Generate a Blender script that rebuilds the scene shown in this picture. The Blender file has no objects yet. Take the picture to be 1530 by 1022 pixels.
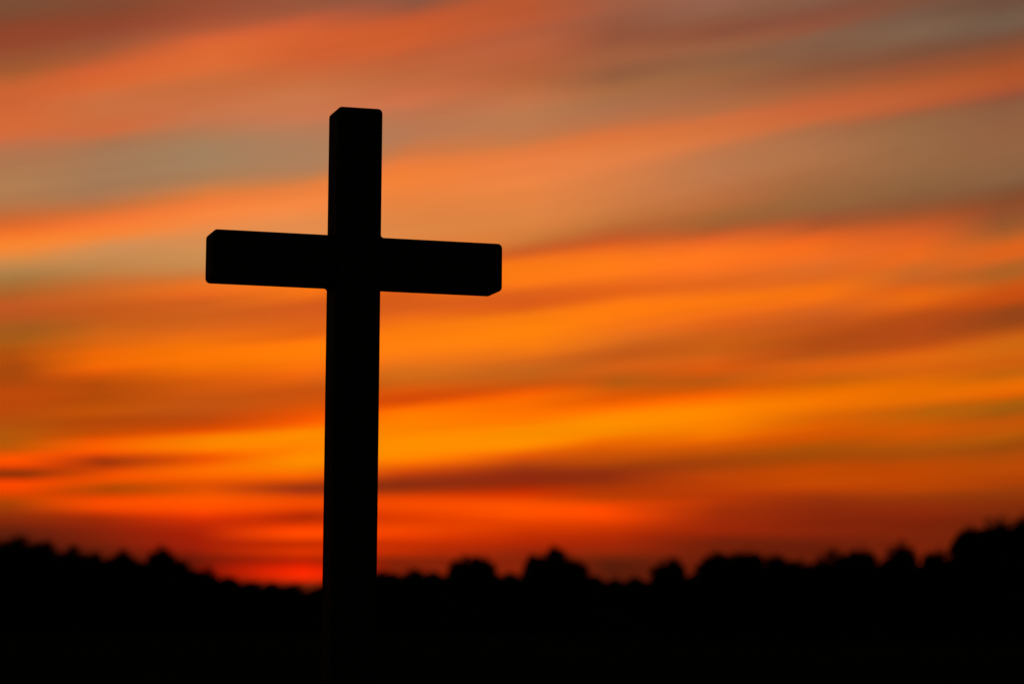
import bpy, bmesh, math, random
from mathutils import Vector, Matrix
import numpy as np

S = bpy.context.scene
COL = S.collection
PX_F, PX_CX, PX_CY = 3901.38, 765.0, 511.0      # focal length and centre in photo pixels
PITCH, ROLL = 0.10953, 0.00674
CAM_H = 1.3

# ------------------------------------------------------------------ camera
cam_d = bpy.data.cameras.new('camera')
cam = bpy.data.objects.new('camera', cam_d)
COL.objects.link(cam)
_f = Vector((0, math.cos(PITCH), math.sin(PITCH)))
_u = Vector((0, -math.sin(PITCH), math.cos(PITCH)))
_x = Vector((1, 0, 0))
CX_ = math.cos(ROLL) * _x + math.sin(ROLL) * _u
CU_ = -math.sin(ROLL) * _x + math.cos(ROLL) * _u
m = Matrix((CX_, CU_, -_f)).transposed().to_4x4()
m.translation = (0, 0, CAM_H)
cam.matrix_world = m
cam_d.sensor_width = 36
cam_d.lens = 36 * PX_F / 1530
cam_d.clip_end = 20000
cam_d.dof.use_dof = True
cam_d.dof.focus_distance = 11.65
cam_d.dof.aperture_fstop = 1.9
S.camera = cam


def ray(px, py):
    d = (px - PX_CX) / PX_F * CX_ - (py - PX_CY) / PX_F * CU_ + _f
    return d.normalized()


def azel(px, py):
    d = ray(px, py)
    return math.atan2(d.x, d.y), math.asin(d.z)


# ------------------------------------------------------------------ sky
SUN_AZ, SUN_EL = azel(432, 868)[0], 0.012
AZ0 = 0.0
V0, V1 = -0.02, 0.29
# cloud colours by azimuth: (strip centre in photo px, scale of y, [(y, r, g, b) ...] as seen, sRGB)
SKY = [
 (30, 1.0, [(0,120,76,56),(45,142,66,46),(90,152,82,52),(120,190,95,52),(150,208,100,50),(190,210,104,52),(212,190,110,70),(240,170,118,76),(280,172,124,78),(305,180,118,68),(325,205,104,50),(345,235,110,38),(365,250,134,46),(380,222,136,62),(400,186,132,72),(420,165,115,58),(440,178,98,40),(460,190,88,34),(485,170,90,30),(500,166,90,26),(530,176,80,14),(560,172,73,13),(590,186,72,10),(620,185,76,12),(640,178,82,12),(660,185,88,10),(675,205,84,4),(690,245,80,0),(700,205,62,4),(707,160,55,8),(715,200,58,4),(725,250,72,0),(737,225,70,0),(750,180,66,4),(765,150,52,8),(785,120,36,10),(800,95,30,12),(880,60,15,8)]),
 (150, 1.161, [(0,128,72,54),(40,142,68,48),(80,155,84,58),(110,192,92,55),(140,216,100,52),(165,206,110,62),(190,200,110,62),(225,206,104,56),(240,180,112,70),(265,160,120,84),(300,160,122,84),(335,165,120,80),(355,190,112,64),(375,228,112,48),(400,248,128,46),(415,232,134,62),(430,200,140,82),(450,194,138,78),(475,190,124,64),(495,205,108,44),(520,206,100,32),(545,196,90,26),(570,206,98,24),(600,222,102,14),(625,238,104,6),(650,215,86,8),(680,180,74,10),(710,190,80,8),(735,184,72,8),(760,220,80,2),(775,255,92,0),(785,250,84,0),(800,170,58,10),(812,190,64,6),(825,240,82,0),(835,235,80,0),(848,190,72,4),(862,235,70,0),(875,240,74,0),(890,190,52,4),(910,150,38,8),(940,125,32,10),(960,100,28,10)]),
 (300, 1.161, [(0,150,76,54),(30,160,78,56),(60,190,92,58),(90,222,104,54),(120,218,106,58),(150,200,108,64),(180,202,112,66),(210,196,116,74),(235,168,124,84),(270,158,128,92),(300,162,126,86),(320,190,124,74),(345,232,122,54),(370,248,132,58),(395,232,136,70),(415,212,140,78),(440,200,142,80),(465,196,132,70),(485,225,116,44),(500,236,112,30),(520,214,98,30),(545,208,96,28),(570,222,102,24),(600,246,116,8),(630,250,116,6),(655,220,96,10),(685,200,84,14),(710,190,80,16),(735,200,74,8),(752,240,86,0),(768,255,130,0),(785,255,116,0),(800,245,90,0),(815,255,106,0),(830,245,92,0),(845,225,80,2),(865,250,84,0),(880,250,76,0),(900,210,50,4),(920,178,36,6),(950,156,30,8),(970,110,24,8),(1000,80,18,6)]),
 (455, 1.161, [(0,150,84,64),(30,184,88,60),(60,210,94,50),(90,206,92,50),(115,204,98,58),(140,200,108,66),(165,204,118,72),(190,205,118,74),(215,184,122,82),(245,172,126,88),(275,168,126,88),(300,176,126,84),(315,212,124,64),(335,240,130,60),(355,246,136,66),(380,232,140,74),(410,222,140,76),(440,212,138,70),(470,230,126,50),(500,250,120,20),(515,244,112,22),(535,214,92,28),(560,218,96,24),(580,230,102,18),(605,255,122,8),(630,252,116,10),(660,225,96,14),(685,208,84,14),(705,225,86,8),(725,240,88,2),(745,255,124,0),(760,255,138,0),(780,255,130,0),(800,255,138,0),(815,255,122,0),(835,220,80,6),(850,170,55,14),(865,235,74,0),(880,235,66,0),(895,190,46,4),(910,230,56,0),(930,255,68,0),(945,200,44,0),(958,225,52,0),(970,190,36,2),(980,200,34,2),(990,255,40,0),(1001,255,42,0),(1016,120,34,10)]),
 (602, 1.161, [(0,135,82,68),(25,170,84,58),(50,204,90,48),(75,206,92,50),(110,190,96,60),(140,192,104,66),(170,204,110,68),(200,190,116,76),(230,184,120,80),(255,200,118,70),(280,224,120,58),(305,246,130,52),(330,240,130,58),(360,228,130,62),(385,222,130,64),(405,220,132,66),(430,225,126,56),(455,240,118,34),(480,230,100,24),(510,216,92,24),(530,214,92,26),(550,230,104,22),(580,252,124,14),(605,250,124,16),(635,226,112,24),(660,210,102,22),(680,226,90,10),(695,220,80,8),(710,250,110,0),(730,255,126,0),(755,255,134,0),(775,255,140,0),(795,255,126,0),(812,230,92,6),(830,170,56,14),(845,150,48,14),(860,215,62,4),(880,240,72,0),(900,225,60,0),(920,240,68,0),(940,205,52,2),(960,190,44,4),(980,130,32,8)]),
 (785, 1.161, [(0,184,86,52),(30,186,88,56),(60,176,90,62),(90,188,96,64),(120,178,94,60),(150,186,106,66),(175,196,116,72),(200,186,122,76),(235,190,118,72),(258,226,122,62),(290,236,128,64),(330,232,130,64),(370,222,130,64),(400,218,126,60),(425,200,110,48),(438,204,92,34),(450,240,112,22),(465,254,122,16),(490,252,120,22),(505,222,98,26),(530,218,92,24),(550,250,122,16),(580,255,128,12),(610,240,118,20),(630,215,104,26),(650,200,98,24),(675,224,90,8),(690,255,106,0),(720,255,116,0),(745,255,138,0),(765,255,140,0),(785,235,100,4),(805,190,70,12),(830,150,44,14),(850,190,46,4),(870,235,72,0),(885,255,80,0),(905,225,66,0),(930,195,48,2),(950,165,38,6),(970,140,36,10)]),
 (920, 1.161, [(0,160,92,70),(25,150,88,68),(60,146,82,62),(100,160,94,66),(125,146,92,66),(150,166,104,68),(185,172,114,74),(215,194,112,66),(238,222,116,56),(265,224,124,64),(300,214,124,68),(340,208,122,66),(375,196,116,58),(400,186,98,46),(415,200,88,36),(432,240,108,26),(455,255,122,20),(480,246,114,22),(505,230,100,24),(520,240,110,20),(540,255,122,14),(560,248,118,20),(590,220,106,26),(615,200,92,24),(640,206,92,20),(660,188,90,18),(680,224,92,8),(700,245,102,0),(715,255,126,0),(740,255,140,0),(760,245,116,0),(780,215,90,4),(805,180,68,10),(825,150,48,14),(845,175,54,8),(870,205,66,2),(885,250,72,0),(905,220,62,0),(930,180,44,4),(960,140,36,8),(985,90,28,10)]),
 (1070, 1.161, [(0,145,98,80),(30,140,88,68),(55,138,78,60),(80,150,94,68),(110,138,94,68),(130,154,98,66),(165,168,104,66),(195,186,110,66),(215,214,112,58),(235,215,116,60),(260,190,116,70),(290,186,120,74),(330,190,114,66),(365,180,104,54),(385,160,98,50),(400,180,88,40),(420,240,106,32),(445,255,118,26),(470,244,110,28),(500,230,104,26),(520,250,118,16),(545,236,108,22),(570,216,96,24),(600,202,94,20),(620,210,94,20),(640,220,92,14),(655,190,86,16),(675,224,92,6),(695,250,112,0),(715,255,130,0),(745,250,124,0),(765,230,100,2),(785,195,80,6),(805,170,66,10),(830,190,66,6),(850,190,62,6),(870,180,54,6),(890,160,46,8),(920,150,38,8),(945,115,32,10)]),
 (1220, 1.161, [(0,130,92,74),(25,135,78,62),(45,145,80,62),(70,128,94,74),(100,130,90,68),(125,145,84,60),(150,164,96,62),(175,196,100,56),(195,206,102,54),(210,196,106,60),(230,168,110,70),(270,172,114,70),(310,162,106,62),(345,152,102,58),(365,146,96,54),(385,160,80,42),(405,205,92,34),(430,246,108,24),(455,234,110,36),(480,220,102,30),(505,250,116,16),(520,240,110,20),(545,210,96,30),(575,190,82,22),(605,182,78,20),(625,210,92,18),(640,216,94,14),(660,205,96,12),(680,236,108,2),(695,246,116,0),(720,225,104,4),(745,220,92,2),(765,205,84,4),(788,170,76,8),(805,190,72,4),(830,194,72,2),(850,180,60,6),(870,145,46,10),(900,135,38,10),(930,125,34,10),(950,105,30,10)]),
 (1370, 1.161, [(0,125,80,62),(25,116,88,72),(55,124,98,78),(85,122,82,62),(105,145,80,58),(135,170,90,54),(165,190,94,50),(185,186,92,52),(200,150,100,62),(230,150,106,66),(280,148,104,64),(320,140,100,60),(345,134,88,52),(365,150,82,44),(390,196,88,36),(415,220,96,32),(440,235,104,24),(455,225,104,32),(475,200,100,36),(495,215,96,24),(515,230,104,16),(540,200,86,20),(565,180,74,22),(600,190,80,20),(625,220,100,14),(645,216,98,14),(660,220,104,6),(685,232,110,2),(705,205,100,8),(720,190,96,10),(740,208,90,4),(760,198,84,6),(785,170,76,10),(805,190,72,4),(840,185,68,4),(860,150,54,8),(890,138,40,10),(930,120,34,10)]),
 (1500, 1.161, [(0,108,78,64),(40,112,92,76),(65,118,78,60),(85,140,76,52),(110,158,80,48),(140,178,84,46),(165,158,80,50),(185,138,90,60),(230,144,98,62),(280,140,98,62),(310,132,96,62),(335,128,82,50),(360,140,74,40),(385,150,84,42),(405,165,90,40),(425,210,96,28),(440,226,98,22),(455,190,96,34),(475,176,96,34),(500,200,84,18),(525,195,76,18),(550,150,68,24),(575,180,80,20),(605,205,100,16),(630,208,96,14),(650,200,98,12),(670,226,104,4),(690,205,94,6),(710,168,90,14),(735,190,84,8),(755,180,84,8),(775,160,72,10),(800,178,72,6),(825,175,66,6),(850,150,58,10),(880,130,44,10),(905,115,38,12)]),
]


def lin(c):
    c = c / 255
    return c / 12.92 if c <= 0.04045 else ((c + 0.055) / 1.055) ** 2.4


def sst(a, b, x):
    t = min(1, max(0, (x - a) / (b - a)))
    return t * t * (3 - 2 * t)


def slope(el):
    return 0.100 * sst(0.035, 0.090, el) + 0.072 * sst(0.09, 0.19, el)


class Nodes:
    """small helper to write node maths"""
    def __init__(s, tree):
        s.t = tree

    def new(s, kind, **kw):
        n = s.t.nodes.new(kind)
        for k, v in kw.items():
            setattr(n, k, v)
        return n

    def put(s, sock, v):
        if hasattr(v, 'is_output'):
            s.t.links.new(v, sock)
        else:
            sock.default_value = v

    def math(s, op, a, b=0.0, clamp=False):
        n = s.new('ShaderNodeMath', operation=op, use_clamp=clamp)
        s.put(n.inputs[0], a)
        s.put(n.inputs[1], b)
        return n.outputs[0]

    def step(s, v, a, b, lo=0.0, hi=1.0):
        n = s.new('ShaderNodeMapRange', interpolation_type='SMOOTHSTEP', clamp=True)
        for i, q in enumerate((v, a, b, lo, hi)):
            s.put(n.inputs[i], q)
        return n.outputs[0]

    def ramp(s, v, a, b):
        n = s.new('ShaderNodeMapRange', interpolation_type='LINEAR', clamp=True)
        for i, q in enumerate((v, a, b, 0.0, 1.0)):
            s.put(n.inputs[i], q)
        return n.outputs[0]

    def xyz(s, x, y, z):
        n = s.new('ShaderNodeCombineXYZ')
        for i, q in enumerate((x, y, z)):
            s.put(n.inputs[i], q)
        return n.outputs[0]

    def noise(s, vec, scale, detail=3.0, rough=0.5):
        n = s.new('ShaderNodeTexNoise')
        s.put(n.inputs['Vector'], vec)
        n.inputs['Scale'].default_value = scale
        n.inputs['Detail'].default_value = detail
        n.inputs['Roughness'].default_value = rough
        return n.outputs['Fac']

    def mix(s, fac, a, b, mode='MIX'):
        n = s.new('ShaderNodeMix', data_type='RGBA', blend_type=mode)
        s.put(n.inputs[0], fac)
        s.put(n.inputs[6], a)
        s.put(n.inputs[7], b)
        return n.outputs[2]


world = bpy.data.worlds.new('World')
S.world = world
world.use_nodes = True
wt = world.node_tree
wt.nodes.clear()
N = Nodes(wt)
tc = N.new('ShaderNodeTexCoord')
sep = N.new('ShaderNodeSeparateXYZ')
wt.links.new(tc.outputs['Generated'], sep.inputs[0])
az = N.math('ARCTAN2', sep.outputs[0], sep.outputs[1])
el = N.math('ARCSINE', sep.outputs[2])
sl = N.math('ADD', N.step(el, 0.035, 0.090, 0, 0.100), N.step(el, 0.09, 0.19, 0, 0.072))
v = N.math('SUBTRACT', el, N.math('MULTIPLY', sl, az))
# wisps: long thin wind-drawn waves in the cloud layer
w1 = N.noise(N.xyz(N.math('MULTIPLY', az, 9), N.math('MULTIPLY', v, 60), 0.3), 1.0, 3, 0.5)
w2 = N.noise(N.xyz(N.math('MULTIPLY', az, 14), N.math('MULTIPLY', v, 150), 4.7), 1.0, 3, 0.55)
w3 = N.noise(N.xyz(N.math('MULTIPLY', az, 11), N.math('MULTIPLY', v, 40), 9.1), 1.0, 2, 0.5)
vw = N.math('ADD', v, N.math('MULTIPLY', N.math('SUBTRACT', w1, 0.5), 0.0028))
azw = N.math('ADD', az, N.math('MULTIPLY', N.math('SUBTRACT', w3, 0.5), 0.03))
t = N.math('DIVIDE', N.math('SUBTRACT', vw, V0), V1 - V0, clamp=True)
tvec = N.xyz(t, t, t)
cloud = None
prev_az = None
for px, sc, pts in SKY:
    cv = N.new('ShaderNodeRGBCurve')
    wt.links.new(tvec, cv.inputs['Color'])
    rows = []
    # the lens blurs the sky a second time: give the thin bands back their edge
    ys = np.array([q[0] / sc for q in pts])
    grid = np.arange(ys[0], ys[-1] + 1, 1.0)
    ker = np.exp(-0.5 * (np.arange(-30, 31) / 10.0) ** 2)
    ker /= ker.sum()
    sharp = []
    for ch in range(3):
        val = np.array([q[1 + ch] for q in pts], float)
        line = np.pad(np.interp(grid, ys, val), 30, mode='edge')
        soft = np.interp(ys, grid, np.convolve(line, ker, 'valid'))
        sharp.append(np.clip(val + np.interp(ys, [380, 500], [-0.25, 0.45]) * (val - soft), 0, 255))
    pts = [(q[0], sharp[0][i], sharp[1][i], sharp[2][i]) for i, q in enumerate(pts)]
    for (y, r, g, b) in pts:
        a, e = azel(px, y / sc)
        if y / sc < 420:
            r, g, b = r + 1, g + 2, b + (3 if y / sc > 130 else -3)
        if g > 0.62 * r:
            k = min(1.0, (g / r - 0.62) / 0.06)
            r, g, b = r + 4 * k, g - 1 * k, b + 1 * k
        vv = e - slope(e) * a
        rows.append(((vv - V0) / (V1 - V0), lin(r), lin(g), lin(b)))
    rows.sort()
    for ch in range(3):
        c = cv.mapping.curves[ch]
        P = [(q[0], q[1 + ch]) for q in rows]
        P = [(0.0, P[0][1])] + P + [(1.0, P[-1][1])]
        while len(c.points) < len(P):
            c.points.new(0.5, 0.5)
        for i, q in enumerate(P):
            c.points[i].location = q
            c.points[i].handle_type = 'AUTO_CLAMPED'
    cv.mapping.update()
    a = azel(px, 500)[0]
    if cloud is None:
        cloud = cv.outputs[0]
    else:
        cloud = N.mix(N.ramp(azw, prev_az, a), cloud, cv.outputs[0])
    prev_az = a
w4 = N.noise(N.xyz(N.math('MULTIPLY', az, 12), N.math('MULTIPLY', v, 330), 2.2), 1.0, 2, 0.5)
low = N.step(el, 0.08, 0.16, 0.36, 0.10)          # thin layered streaks, strongest in the low sky
gain = N.math('ADD', 1.0, N.math('ADD', N.math('MULTIPLY', N.math('SUBTRACT', w2, 0.5), 0.16),
                                 N.math('MULTIPLY', N.math('SUBTRACT', w4, 0.5), low)))
cloud = N.mix(1.0, cloud, N.xyz(gain, gain, gain), 'MULTIPLY')

sky = N.new('ShaderNodeTexSky', sky_type='NISHITA', sun_disc=False)
sky.sun_elevation = SUN_EL
sky.sun_rotation = SUN_AZ
sky.air_density = 1.0
sky.dust_density = 0.6
bg_far = N.new('ShaderNodeBackground')
wt.links.new(sky.outputs[0], bg_far.inputs[0])
bg_far.inputs[1].default_value = 0.017
bg_cloud = N.new('ShaderNodeBackground')
N.put(bg_cloud.inputs[0], cloud)
bg_cloud.inputs[1].default_value = 1.0
mask = N.math('MULTIPLY', N.step(N.math('ABSOLUTE', az), 0.30, 0.75, 1, 0), N.step(el, 0.25, 0.5, 1, 0))
mx = N.new('ShaderNodeMixShader')
wt.links.new(mask, mx.inputs[0])
wt.links.new(bg_far.outputs[0], mx.inputs[1])
wt.links.new(bg_cloud.outputs[0], mx.inputs[2])
wo = N.new('ShaderNodeOutputWorld')
wt.links.new(mx.outputs[0], wo.inputs[0])

# ------------------------------------------------------------------ sun, exposure
sd = bpy.data.lights.new('sun', 'SUN')
sd.energy = 0.15
sd.angle = math.radians(0.5)
sd.color = (1.0, 0.35, 0.12)
sun = bpy.data.objects.new('sun', sd)
COL.objects.link(sun)
sdir = Vector((math.sin(SUN_AZ) * math.cos(SUN_EL), math.cos(SUN_AZ) * math.cos(SUN_EL), math.sin(SUN_EL)))
sun.rotation_euler = (-sdir).to_track_quat('-Z', 'Y').to_euler()
sun.location = (-20, 60, 40)
S.view_settings.view_transform = 'Standard'
S.view_settings.look = 'None'
S.view_settings.exposure = 0
S.view_settings.gamma = 1
S.render.engine = 'CYCLES'
S.cycles.max_bounces = 4
S.cycles.use_denoising = True


# ------------------------------------------------------------------ helpers
def tag(o, label=None, cat=None, group=None, kind=None):
    if label: o['label'] = label
    if cat: o['category'] = cat
    if group: o['group'] = group
    if kind: o['kind'] = kind
    return o


def obj(name, me, mat, parent=None):
    o = bpy.data.objects.new(name, me)
    me.name = name
    if mat is not None:
        me.materials.append(mat)
    COL.objects.link(o)
    if parent is not None:
        o.parent = parent
    return o


def empty(name, loc, rz=0.0):
    o = bpy.data.objects.new(name, None)
    COL.objects.link(o)
    o.location = loc
    o.rotation_euler = (0, 0, rz)
    return o


def mesh_np(name, verts, nper):
    """verts (n*nper,3) -> mesh of n separate polygons with nper corners"""
    verts = np.asarray(verts, dtype=np.float32).reshape(-1, 3)
    n = len(verts) // nper
    me = bpy.data.meshes.new(name)
    me.vertices.add(len(verts))
    me.vertices.foreach_set('co', verts.ravel())
    me.loops.add(len(verts))
    me.loops.foreach_set('vertex_index', np.arange(len(verts), dtype=np.int32))
    me.polygons.add(n)
    me.polygons.foreach_set('loop_start', np.arange(0, len(verts), nper, dtype=np.int32))
    me.update(calc_edges=True)
    return me


def material(name):
    mt = bpy.data.materials.new(name)
    mt.use_nodes = True
    b = mt.node_tree.nodes['Principled BSDF']
    return mt, Nodes(mt.node_tree), b


def two_tone(name, c0, c1, scale, stretch=(1, 1, 1), rough=0.9, spec=0.1, bump=0.0, bscale=None):
    mt, n, b = material(name)
    tcn = n.new('ShaderNodeTexCoord')
    mp = n.new('ShaderNodeMapping')
    mt.node_tree.links.new(tcn.outputs['Object'], mp.inputs[0])
    mp.inputs['Scale'].default_value = stretch
    f = n.noise(mp.outputs[0], scale, 5, 0.6)
    f = n.step(f, 0.3, 0.7)
    n.put(b.inputs['Base Color'], n.mix(f, (*c0, 1), (*c1, 1)))
    b.inputs['Roughness'].default_value = rough
    b.inputs['Specular IOR Level'].default_value = spec
    if bump:
        bp = n.new('ShaderNodeBump')
        bp.inputs['Strength'].default_value = bump
        bp.inputs['Distance'].default_value = 0.02
        n.put(bp.inputs['Height'], n.noise(mp.outputs[0], bscale or scale * 3, 4, 0.6))
        mt.node_tree.links.new(bp.outputs[0], b.inputs['Normal'])
    return mt


M_WOOD = two_tone('dark_timber', (0.035, 0.032, 0.022), (0.075, 0.068, 0.045), 6, (6, 6, 0.5), 0.85, 0.15, 0.3, 14)
M_WOODX = two_tone('dark_timber_bar', (0.035, 0.032, 0.022), (0.075, 0.068, 0.045), 6, (0.5, 6, 6), 0.85, 0.15, 0.3, 14)
M_BARK = two_tone('bark', (0.03, 0.024, 0.018), (0.08, 0.065, 0.05), 2, (3, 3, 0.6), 0.95, 0.05, 0.5, 5)
M_LEAF = two_tone('leaves', (0.025, 0.04, 0.012), (0.06, 0.085, 0.03), 0.5, (1, 1, 1), 0.9, 0.05)
M_NEEDLE = two_tone('needles', (0.02, 0.035, 0.018), (0.045, 0.065, 0.035), 0.5, (1, 1, 1), 0.9, 0.05)
M_FAR = two_tone('far_leaves', (0.03, 0.04, 0.018), (0.055, 0.07, 0.03), 0.1, (1, 1, 1), 0.95, 0.0)
M_GROUND = two_tone('meadow', (0.03, 0.035, 0.014), (0.055, 0.06, 0.025), 0.15, (1, 1, 1), 1.0, 0.0, 0.4, 6)
M_GRASS = two_tone('grass_blades', (0.035, 0.045, 0.015), (0.07, 0.075, 0.03), 0.4, (1, 1, 1), 0.95, 0.0)


# ------------------------------------------------------------------ ground
def ground_z(x, y):
    r = math.hypot(x, y - 11.7)
    k = sst(6, 40, r)
    return k * (0.10 * math.sin(x * 0.05 + 1.0) * math.cos(y * 0.031) + 0.05 * math.sin(x * 0.17 + y * 0.11)) if r < 900 else 0.0


def build_ground():
    bm = bmesh.new()
    rs = [0, 2, 4, 7, 11, 16, 22, 30, 40, 52, 66, 84, 105, 130, 160, 200, 250, 310, 380, 460, 560, 700, 1000, 1600, 3000, 6000]
    na = 96
    cen = bm.verts.new((0, 0, 0))
    rings = []
    for r in rs[1:]:
        rings.append([bm.verts.new((r * math.cos(a), r * math.sin(a), ground_z(r * math.cos(a), r * math.sin(a))))
                      for a in [2 * math.pi * i / na for i in range(na)]])
    for i in range(na):
        bm.faces.new((cen, rings[0][i], rings[0][(i + 1) % na]))
    for A, B in zip(rings, rings[1:]):
        for i in range(na):
            j = (i + 1) % na
            bm.faces.new((A[i], B[i], B[j], A[j]))
    for f in bm.faces:
        f.smooth = True
    me = bpy.data.meshes.new('ground')
    bm.to_mesh(me)
    bm.free()
    return tag(obj('ground', me, M_GROUND), kind='structure')


build_ground()

# ------------------------------------------------------------------ the cross
YAW = 0.28479
W, D = 0.2085, 0.200
Z_TOP, Z_B1, Z_B0 = 2.343 + CAM_H, 1.7535 + CAM_H, 1.5310 + CAM_H
BL, BR = 0.6612, 0.6745
NEAR = Vector((-0.69128, 11.62274, 0))
axis_b = Vector((-math.sin(YAW), math.cos(YAW), 0))
cross = empty('wooden_cross', NEAR + axis_b * (D / 2), YAW)
tag(cross, 'tall dark square-timber cross standing alone in front of the orange sunset sky', 'cross')


def arc(cx, cz, r, a0, a1, n=6):
    return [(cx + r * math.cos(a0 + (a1 - a0) * i / n), cz + r * math.sin(a0 + (a1 - a0) * i / n)) for i in range(n + 1)]


def prism(outline, depth, bev):
    """closed (x, z) outline pushed through y, its long edges rounded"""
    bm = bmesh.new()
    fr = [bm.verts.new((x, -depth / 2, z)) for x, z in outline]
    bk = [bm.verts.new((x, depth / 2, z)) for x, z in outline]
    n = len(fr)
    f1 = bm.faces.new(fr)
    f2 = bm.faces.new(bk[::-1])
    for i in range(n):
        j = (i + 1) % n
        bm.faces.new((fr[j], fr[i], bk[i], bk[j]))
    bmesh.ops.recalc_face_normals(bm, faces=bm.faces)
    ed = list(set(f1.edges) | set(f2.edges))
    bmesh.ops.bevel(bm, geom=ed, offset=bev, segments=4, profile=0.5, affect='EDGES')
    bm.normal_update()
    for f in bm.faces:
        f.smooth = f.calc_area() < 0.01
    me = bpy.data.meshes.new('timber')
    bm.to_mesh(me)
    bm.free()
    return me


RC, RF, BV = 0.022, 0.014, 0.013
hw = W / 2
PI = math.pi
post_outline = ([(-hw, -0.6), (hw, -0.6)] + arc(hw - RC, Z_TOP - RC, RC, 0, PI / 2) + arc(-hw + RC, Z_TOP - RC, RC, PI / 2, PI))
obj('post', prism(post_outline, D, BV), M_WOOD, cross)
# the bar is let into the post; small fillets where the timbers meet
zb, zt = Z_B0, Z_B1
bar = []
bar += arc(-BL + RC, zt - RC, RC, PI, PI / 2)
bar += arc(-hw - RF, zt + RF, RF, -PI / 2, 0)
bar += arc(hw + RF, zt + RF, RF, PI, 1.5 * PI)
bar += arc(BR - RC, zt - RC, RC, PI / 2, 0)
bar += arc(BR - RC, zb + RC, RC, 0, -PI / 2)
bar += arc(hw + RF, zb - RF, RF, PI / 2, PI)
bar += arc(-hw - RF, zb - RF, RF, 0, PI / 2)
bar += arc(-BL + RC, zb + RC, RC, -PI / 2, -PI)
bar = [(x, z - 0.0026 * x) for x, z in bar]        # the bar hangs a touch low on one side
obj('crossbar', prism(bar, D - 0.006, 0.012), M_WOODX, cross)

# ------------------------------------------------------------------ trees
def at(px, py, dist):
    """photo pixel at a distance along +y -> world point"""
    d = ray(px, py)
    k = dist / d.y
    return Vector((d.x * k, dist, CAM_H + d.z * k))


def leaf_cloud(rng, lobes, n, size, spread=1.0):
    """leaf clumps: irregular five-sided flakes through the volume of several lobes, thicker near their skin"""
    vol = np.array([l[3] * l[4] * l[5] for l in lobes])
    cnt = rng.multinomial(n, vol ** 0.75 / (vol ** 0.75).sum())
    cs = []
    for l, k in zip(lobes, cnt):
        d = rng.normal(size=(k, 3))
        d /= np.linalg.norm(d, axis=1)[:, None]
        r = rng.random(k) ** 0.4
        r *= 1 + np.clip(0.12 * rng.normal(size=k), -0.3, 0.12) * spread
        cs.append(np.array(l[:3]) + d * r[:, None] * np.array(l[3:6]))
    c = np.concatenate(cs)
    k = len(c)
    a = rng.normal(size=(k, 3)); a /= np.linalg.norm(a, axis=1)[:, None]
    b = rng.normal(size=(k, 3)); b -= (a * b).sum(1)[:, None] * a; b /= np.linalg.norm(b, axis=1)[:, None]
    s = size * (0.5 + rng.random(k))
    out = np.empty((k, 5, 3))
    for i in range(5):
        th = 2 * np.pi * i / 5 + rng.random(k) * 0.6
        rr = s * (0.55 + 0.45 * rng.random(k))
        out[:, i] = c + a * (np.cos(th) * rr)[:, None] + b * (np.sin(th) * rr * 0.75)[:, None]
    out[:, :, 2] = np.maximum(out[:, :, 2], 0.15)
    return out.reshape(-1, 3)


def limb(bm, p0, p1, r0, r1, seg=7, bend=0.0, rnd=None):
    p0, p1 = Vector(p0), Vector(p1)
    ax = (p1 - p0)
    side = ax.orthogonal().normalized()
    rings = []
    steps = 5
    for i in range(steps + 1):
        t_ = i / steps
        c = p0.lerp(p1, t_) + side * bend * math.sin(t_ * PI)
        r = r0 + (r1 - r0) * t_
        n1 = ax.normalized()
        u = n1.orthogonal().normalized()
        w = n1.cross(u)
        rings.append([bm.verts.new(c + (u * math.cos(2 * PI * j / seg) + w * math.sin(2 * PI * j / seg)) * r) for j in range(seg)])
    for A, B in zip(rings, rings[1:]):
        for j in range(seg):
            bm.faces.new((A[j], A[(j + 1) % seg], B[(j + 1) % seg], B[j]))
    bm.faces.new(rings[-1])


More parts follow.
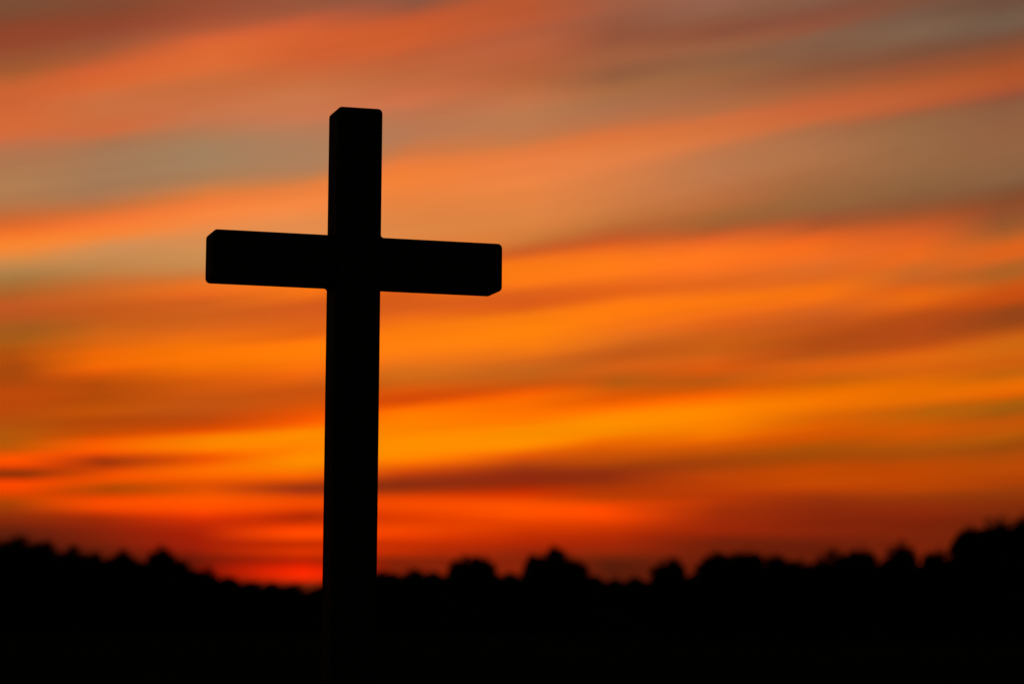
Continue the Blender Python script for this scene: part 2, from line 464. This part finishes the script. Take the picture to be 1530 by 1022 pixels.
def tree(name, px, half_px, top_py, dist, kind, label, seed, group):
    rng = np.random.default_rng(seed)
    rnd = random.Random(seed)
    top = at(px, top_py, dist)
    H = top.z
    R = half_px * dist / PX_F
    root = empty(name, (top.x, dist, ground_z(top.x, dist)))
    tag(root, label, 'tree', group)
    bm = bmesh.new()
    tr = 0.022 * H + 0.06
    if kind == 'conifer':
        limb(bm, (0, 0, -0.3), (0, 0, H * 0.97), tr, 0.03, bend=0.05)
        for i in range(14):
            z = H * (0.12 + 0.78 * i / 14)
            a = i * 2.4
            rr = R * (1 - z / H) * 0.9
            limb(bm, (0, 0, z), (rr * math.cos(a), rr * math.sin(a), z - 0.1 * rr), tr * 0.25, 0.015, 5)
    else:
        fork = H * (0.3 if kind != 'bushy' else 0.16)
        limb(bm, (0, 0, -0.3), (rnd.uniform(-.2, .2), rnd.uniform(-.2, .2), H * 0.82), tr, tr * 0.2, bend=rnd.uniform(-.2, .2))
        for i in range(9):
            a = i * 2.4 + rnd.uniform(-.4, .4)
            z = fork + (H * 0.45) * i / 9
            rr = R * rnd.uniform(0.55, 0.9)
            limb(bm, (0, 0, z), (rr * math.cos(a), rr * math.sin(a), min(H * .92, z + rr * rnd.uniform(.4, .9))), tr * 0.45 * (1 - i / 14), 0.02, 6, rnd.uniform(-.2, .2))
    me = bpy.data.meshes.new('trunk')
    bm.to_mesh(me)
    bm.free()
    for p in me.polygons:
        p.use_smooth = True
    obj('trunk', me, M_BARK, root)
    lobes = []
    if kind == 'conifer':
        k = 11
        for i in range(k):
            q = i / (k - 1)
            z = H * (0.14 + 0.84 * q)
            rr = R * (1 - q) ** 0.7 + 0.22 * R
            for j in range(3):
                a = rnd.uniform(0, 2 * PI)
                lobes.append((rr * .35 * math.cos(a), rr * .35 * math.sin(a), z - .02 * H, rr * .8, rr * .8, H * 0.055))
        n, size = 3800, 0.04 * R + 0.17
    elif kind == 'ragged':
        lobes.append((0, 0, H * 0.50, R * .98, R * .98, H * 0.46))
        for i in range(9):
            a = rnd.uniform(0, 2 * PI)
            q = rnd.uniform(.25, .85)
            z = H * rnd.uniform(.5, .88)
            s = R * rnd.uniform(.28, .45)
            lobes.append((R * q * .7 * math.cos(a), R * q * .7 * math.sin(a), z, s, s, s * 1.3))
        for i in range(2):
            s = R * .34
            lobes.append((rnd.uniform(-.35, .35) * R, rnd.uniform(-.3, .3) * R, H - s * (1.5 + 1.2 * i), s, s, s * 1.6))
        n, size = 5200, 0.05 * R + 0.16
    else:
        low = 0.40 if kind == 'round' else 0.36
        rz = H * (0.50 if kind == 'round' else 0.48) / 1.0
        cz = H * (1 - 0.02) - rz * 0.96
        lobes.append((0, 0, cz, R * .93, R * .93, rz * .96))
        for i in range(12):
            a = i * 2.4 + rnd.uniform(-.3, .3)
            ph = rnd.uniform(-.5, 1.25)
            s = R * rnd.uniform(.28, .42)
            lobes.append((R * .68 * math.cos(ph) * math.cos(a), R * .68 * math.cos(ph) * math.sin(a), cz + (rz - s * .9) * math.sin(ph), s, s, s * .9))
        n, size = 6500, 0.05 * R + 0.17
    obj('crown', mesh_np('crown', leaf_cloud(rng, lobes, n, size), 5), M_NEEDLE if kind == 'conifer' else M_LEAF, root)
    return root


LEFT = 'trees along the sloping skyline left of the cross'
RIGHT = 'trees along the skyline right of the cross'
TREES = [
 # name, px, half width, top, distance, kind, label, group
 ('broadleaf_tree', -32, 52, 798, 372, 'ragged', 'tall ragged black tree cut by the left edge of the photo', LEFT),
 ('broadleaf_tree', 27, 38, 797, 380, 'ragged', 'highest ragged treetop near the left edge, a blunt black point', LEFT),
 ('broadleaf_tree', 68, 35, 807, 395, 'ragged', 'ragged black treetop just right of the highest one at the left edge', LEFT),
 ('broadleaf_tree', 112, 32, 814, 385, 'ragged', 'low pointed black treetop midway between the left edge and the narrow treetops', LEFT),
 ('broadleaf_tree', 148, 31, 825, 400, 'ragged', 'flat-topped black tree just left of the first narrow treetop', LEFT),
 ('broadleaf_tree', 183, 24, 821, 392, 'round', 'first narrow black treetop from the left, rising beside a notch', LEFT),
 ('broadleaf_tree', 211, 30, 835, 405, 'ragged', 'low black tree in the gap between the two narrow treetops left of the cross', LEFT),
 ('broadleaf_tree', 243, 31, 816, 388, 'round', 'tallest pointed treetop halfway between the left edge and the cross', LEFT),
 ('broadleaf_tree', 270, 30, 836, 398, 'ragged', 'black tree leaning on the right side of the tallest pointed treetop', LEFT),
 ('broadleaf_tree', 304, 36, 848, 402, 'ragged', 'black tree where the left skyline steps down below the cross arm', LEFT),
 ('broadleaf_tree', 341, 27, 863, 408, 'bushy', 'low bushy tree just left of the red sunset glow', LEFT),
 ('broadleaf_tree', 377, 24, 868, 412, 'bushy', 'low bushy tree under the left end of the red sunset glow', LEFT),
 ('broadleaf_tree', 413, 22, 871, 415, 'bushy', 'low bushy tree under the middle of the red sunset glow', LEFT),
 ('broadleaf_tree', 444, 19, 873, 415, 'bushy', 'smallest bushy tree before the notch left of the cross post', LEFT),
 ('broadleaf_tree', 518, 36, 862, 420, 'bushy', 'bushy tree mostly hidden behind the cross post', RIGHT),
 ('broadleaf_tree', 578, 28, 853, 405, 'bushy', 'low black tree touching the right side of the cross post', RIGHT),
 ('broadleaf_tree', 618, 34, 850, 400, 'bushy', 'low wide black tree, second to the right of the cross post', RIGHT),
 ('broadleaf_tree', 706, 50, 829, 380, 'round', 'smooth dome-shaped black tree standing alone under the right cross arm', RIGHT),
 ('broadleaf_tree', 762, 24, 855, 402, 'bushy', 'low black tree filling the gap between the dome and the peaked tree', RIGHT),
 ('broadleaf_tree', 803, 29, 828, 378, 'round', 'left shoulder of the peaked tree clump right of the cross', RIGHT),
 ('broadleaf_tree', 832, 28, 816, 376, 'round', 'highest peak of the three-tree clump right of the cross', RIGHT),
 ('broadleaf_tree', 860, 27, 833, 384, 'round', 'right shoulder of the peaked tree clump, beside the long low gap', RIGHT),
 ('broadleaf_tree', 999, 35, 836, 382, 'round', 'small round black tree standing alone between two dips right of centre', RIGHT),
 ('broadleaf_tree', 1070, 36, 825, 384, 'round', 'left end of the long flat-topped row of black trees', RIGHT),
 ('broadleaf_tree', 1113, 44, 821, 380, 'round', 'highest tree in the middle of the long flat-topped row', RIGHT),
 ('broadleaf_tree', 1155, 38, 826, 388, 'bushy', 'tree on the falling right side of the long flat-topped row', RIGHT),
 ('broadleaf_tree', 1195, 35, 835, 396, 'bushy', 'lowest tree ending the long flat-topped row at a small notch', RIGHT),
 ('broadleaf_tree', 1245, 43, 821, 384, 'round', 'left half of the flat double treetop right of the long row', RIGHT),
 ('broadleaf_tree', 1284, 40, 818, 380, 'bushy', 'right half of the flat double treetop, with a small pointed corner', RIGHT),
 ('broadleaf_tree', 1345, 35, 810, 378, 'round', 'single round black treetop left of the big tree at the right edge', RIGHT),
 ('broadleaf_tree', 1404, 42, 821, 384, 'bushy', 'low tree in the dip at the foot of the big right-edge tree', RIGHT),
 ('broadleaf_tree', 1450, 38, 787, 372, 'round', 'left shoulder of the big black tree mass at the right edge', RIGHT),
 ('broadleaf_tree', 1490, 48, 773, 366, 'round', 'big broad black tree just inside the right edge of the photo', RIGHT),
 ('broadleaf_tree', 1542, 56, 766, 362, 'round', 'tallest black tree, cut off by the right edge of the photo', RIGHT),
]
for i, (nm, px, hp, ty, ds, kd, lb, gp) in enumerate(TREES):
    tree(nm, px, hp, ty, ds, kd, lb, 100 + i, gp)


# ------------------------------------------------------------------ distant wood behind the trees
def woodland():
    rng = np.random.default_rng(7)
    n = 88000
    dist0 = 470
    prof_x = [-1100, -800, -400, 0, 60, 110, 160, 210, 260, 300, 345, 400, 440, 470, 500, 570, 700, 900, 970, 1060, 1100, 1200, 1300, 1400, 1440, 1480, 1530, 2000, 2700]
    prof_y = [850, 835, 818, 818, 826, 832, 840, 843, 849, 861, 871, 877, 881, 886, 870, 861, 862, 865, 868, 858, 847, 850, 843, 841, 820, 803, 793, 800, 840]
    px = rng.uniform(-1100, 2700, n)
    ds = dist0 + rng.uniform(0, 45, n)
    topy = np.interp(px, prof_x, prof_y) + 3.0 * np.sin(px * 0.21) + 2.5 * np.sin(px * 0.083 + 1)
    x = (px - 765) / PX_F * ds * 1.006
    top = (940 - topy) / PX_F * ds + CAM_H
    z = top * rng.random(n) ** 0.8 * 0.98
    low = rng.random(n) < 0.25
    z[low] = 3.0 * rng.random(low.sum())
    c = np.stack([x, ds, z], 1)
    a = rng.normal(size=(n, 3)); a[:, 1] *= .5; a /= np.linalg.norm(a, axis=1)[:, None]
    b = rng.normal(size=(n, 3)); b[:, 1] *= .5; b -= (a * b).sum(1)[:, None] * a; b /= np.linalg.norm(b, axis=1)[:, None]
    s = 0.75 * (0.5 + rng.random(n))
    s = np.minimum(s, np.maximum(0.25, (top - z) * .8 + .3))
    out = np.empty((n, 5, 3))
    for i in range(5):
        th = 2 * np.pi * i / 5 + rng.random(n) * .6
        out[:, i] = c + a * (np.cos(th) * s)[:, None] + b * (np.sin(th) * s)[:, None]
    out[:, :, 2] = np.maximum(out[:, :, 2], 0.02)
    o = obj('distant_woodland', mesh_np('distant_woodland', out.reshape(-1, 3), 5), M_FAR)
    tag(o, 'low black far-off wood closing the gaps behind the row of trees', 'woodland', kind='stuff')


woodland()


# ------------------------------------------------------------------ meadow grass
def grass():
    rng = np.random.default_rng(3)
    n = 70000
    y = 6 + 110 * rng.random(n) ** 1.4
    x = (rng.random(n) * 2 - 1) * (5 + y * 0.42)
    h = 0.10 + 0.22 * rng.random(n)
    ang = rng.random(n) * 2 * np.pi
    w = 0.006 + 0.00012 * y
    z0 = np.array([ground_z(a, b) for a, b in zip(x, y)]) - 0.05
    lx, ly = rng.normal(size=n) * .07, rng.normal(size=n) * .07
    out = np.empty((n, 3, 3))
    out[:, 0] = np.stack([x - w * np.cos(ang), y - w * np.sin(ang), z0], 1)
    out[:, 1] = np.stack([x + w * np.cos(ang), y + w * np.sin(ang), z0], 1)
    out[:, 2] = np.stack([x + lx, y + ly, z0 + h], 1)
    o = obj('grass', mesh_np('grass', out.reshape(-1, 3), 3), M_GRASS)
    tag(o, 'dark meadow grass in front of and around the cross', 'grass', kind='stuff')


grass()
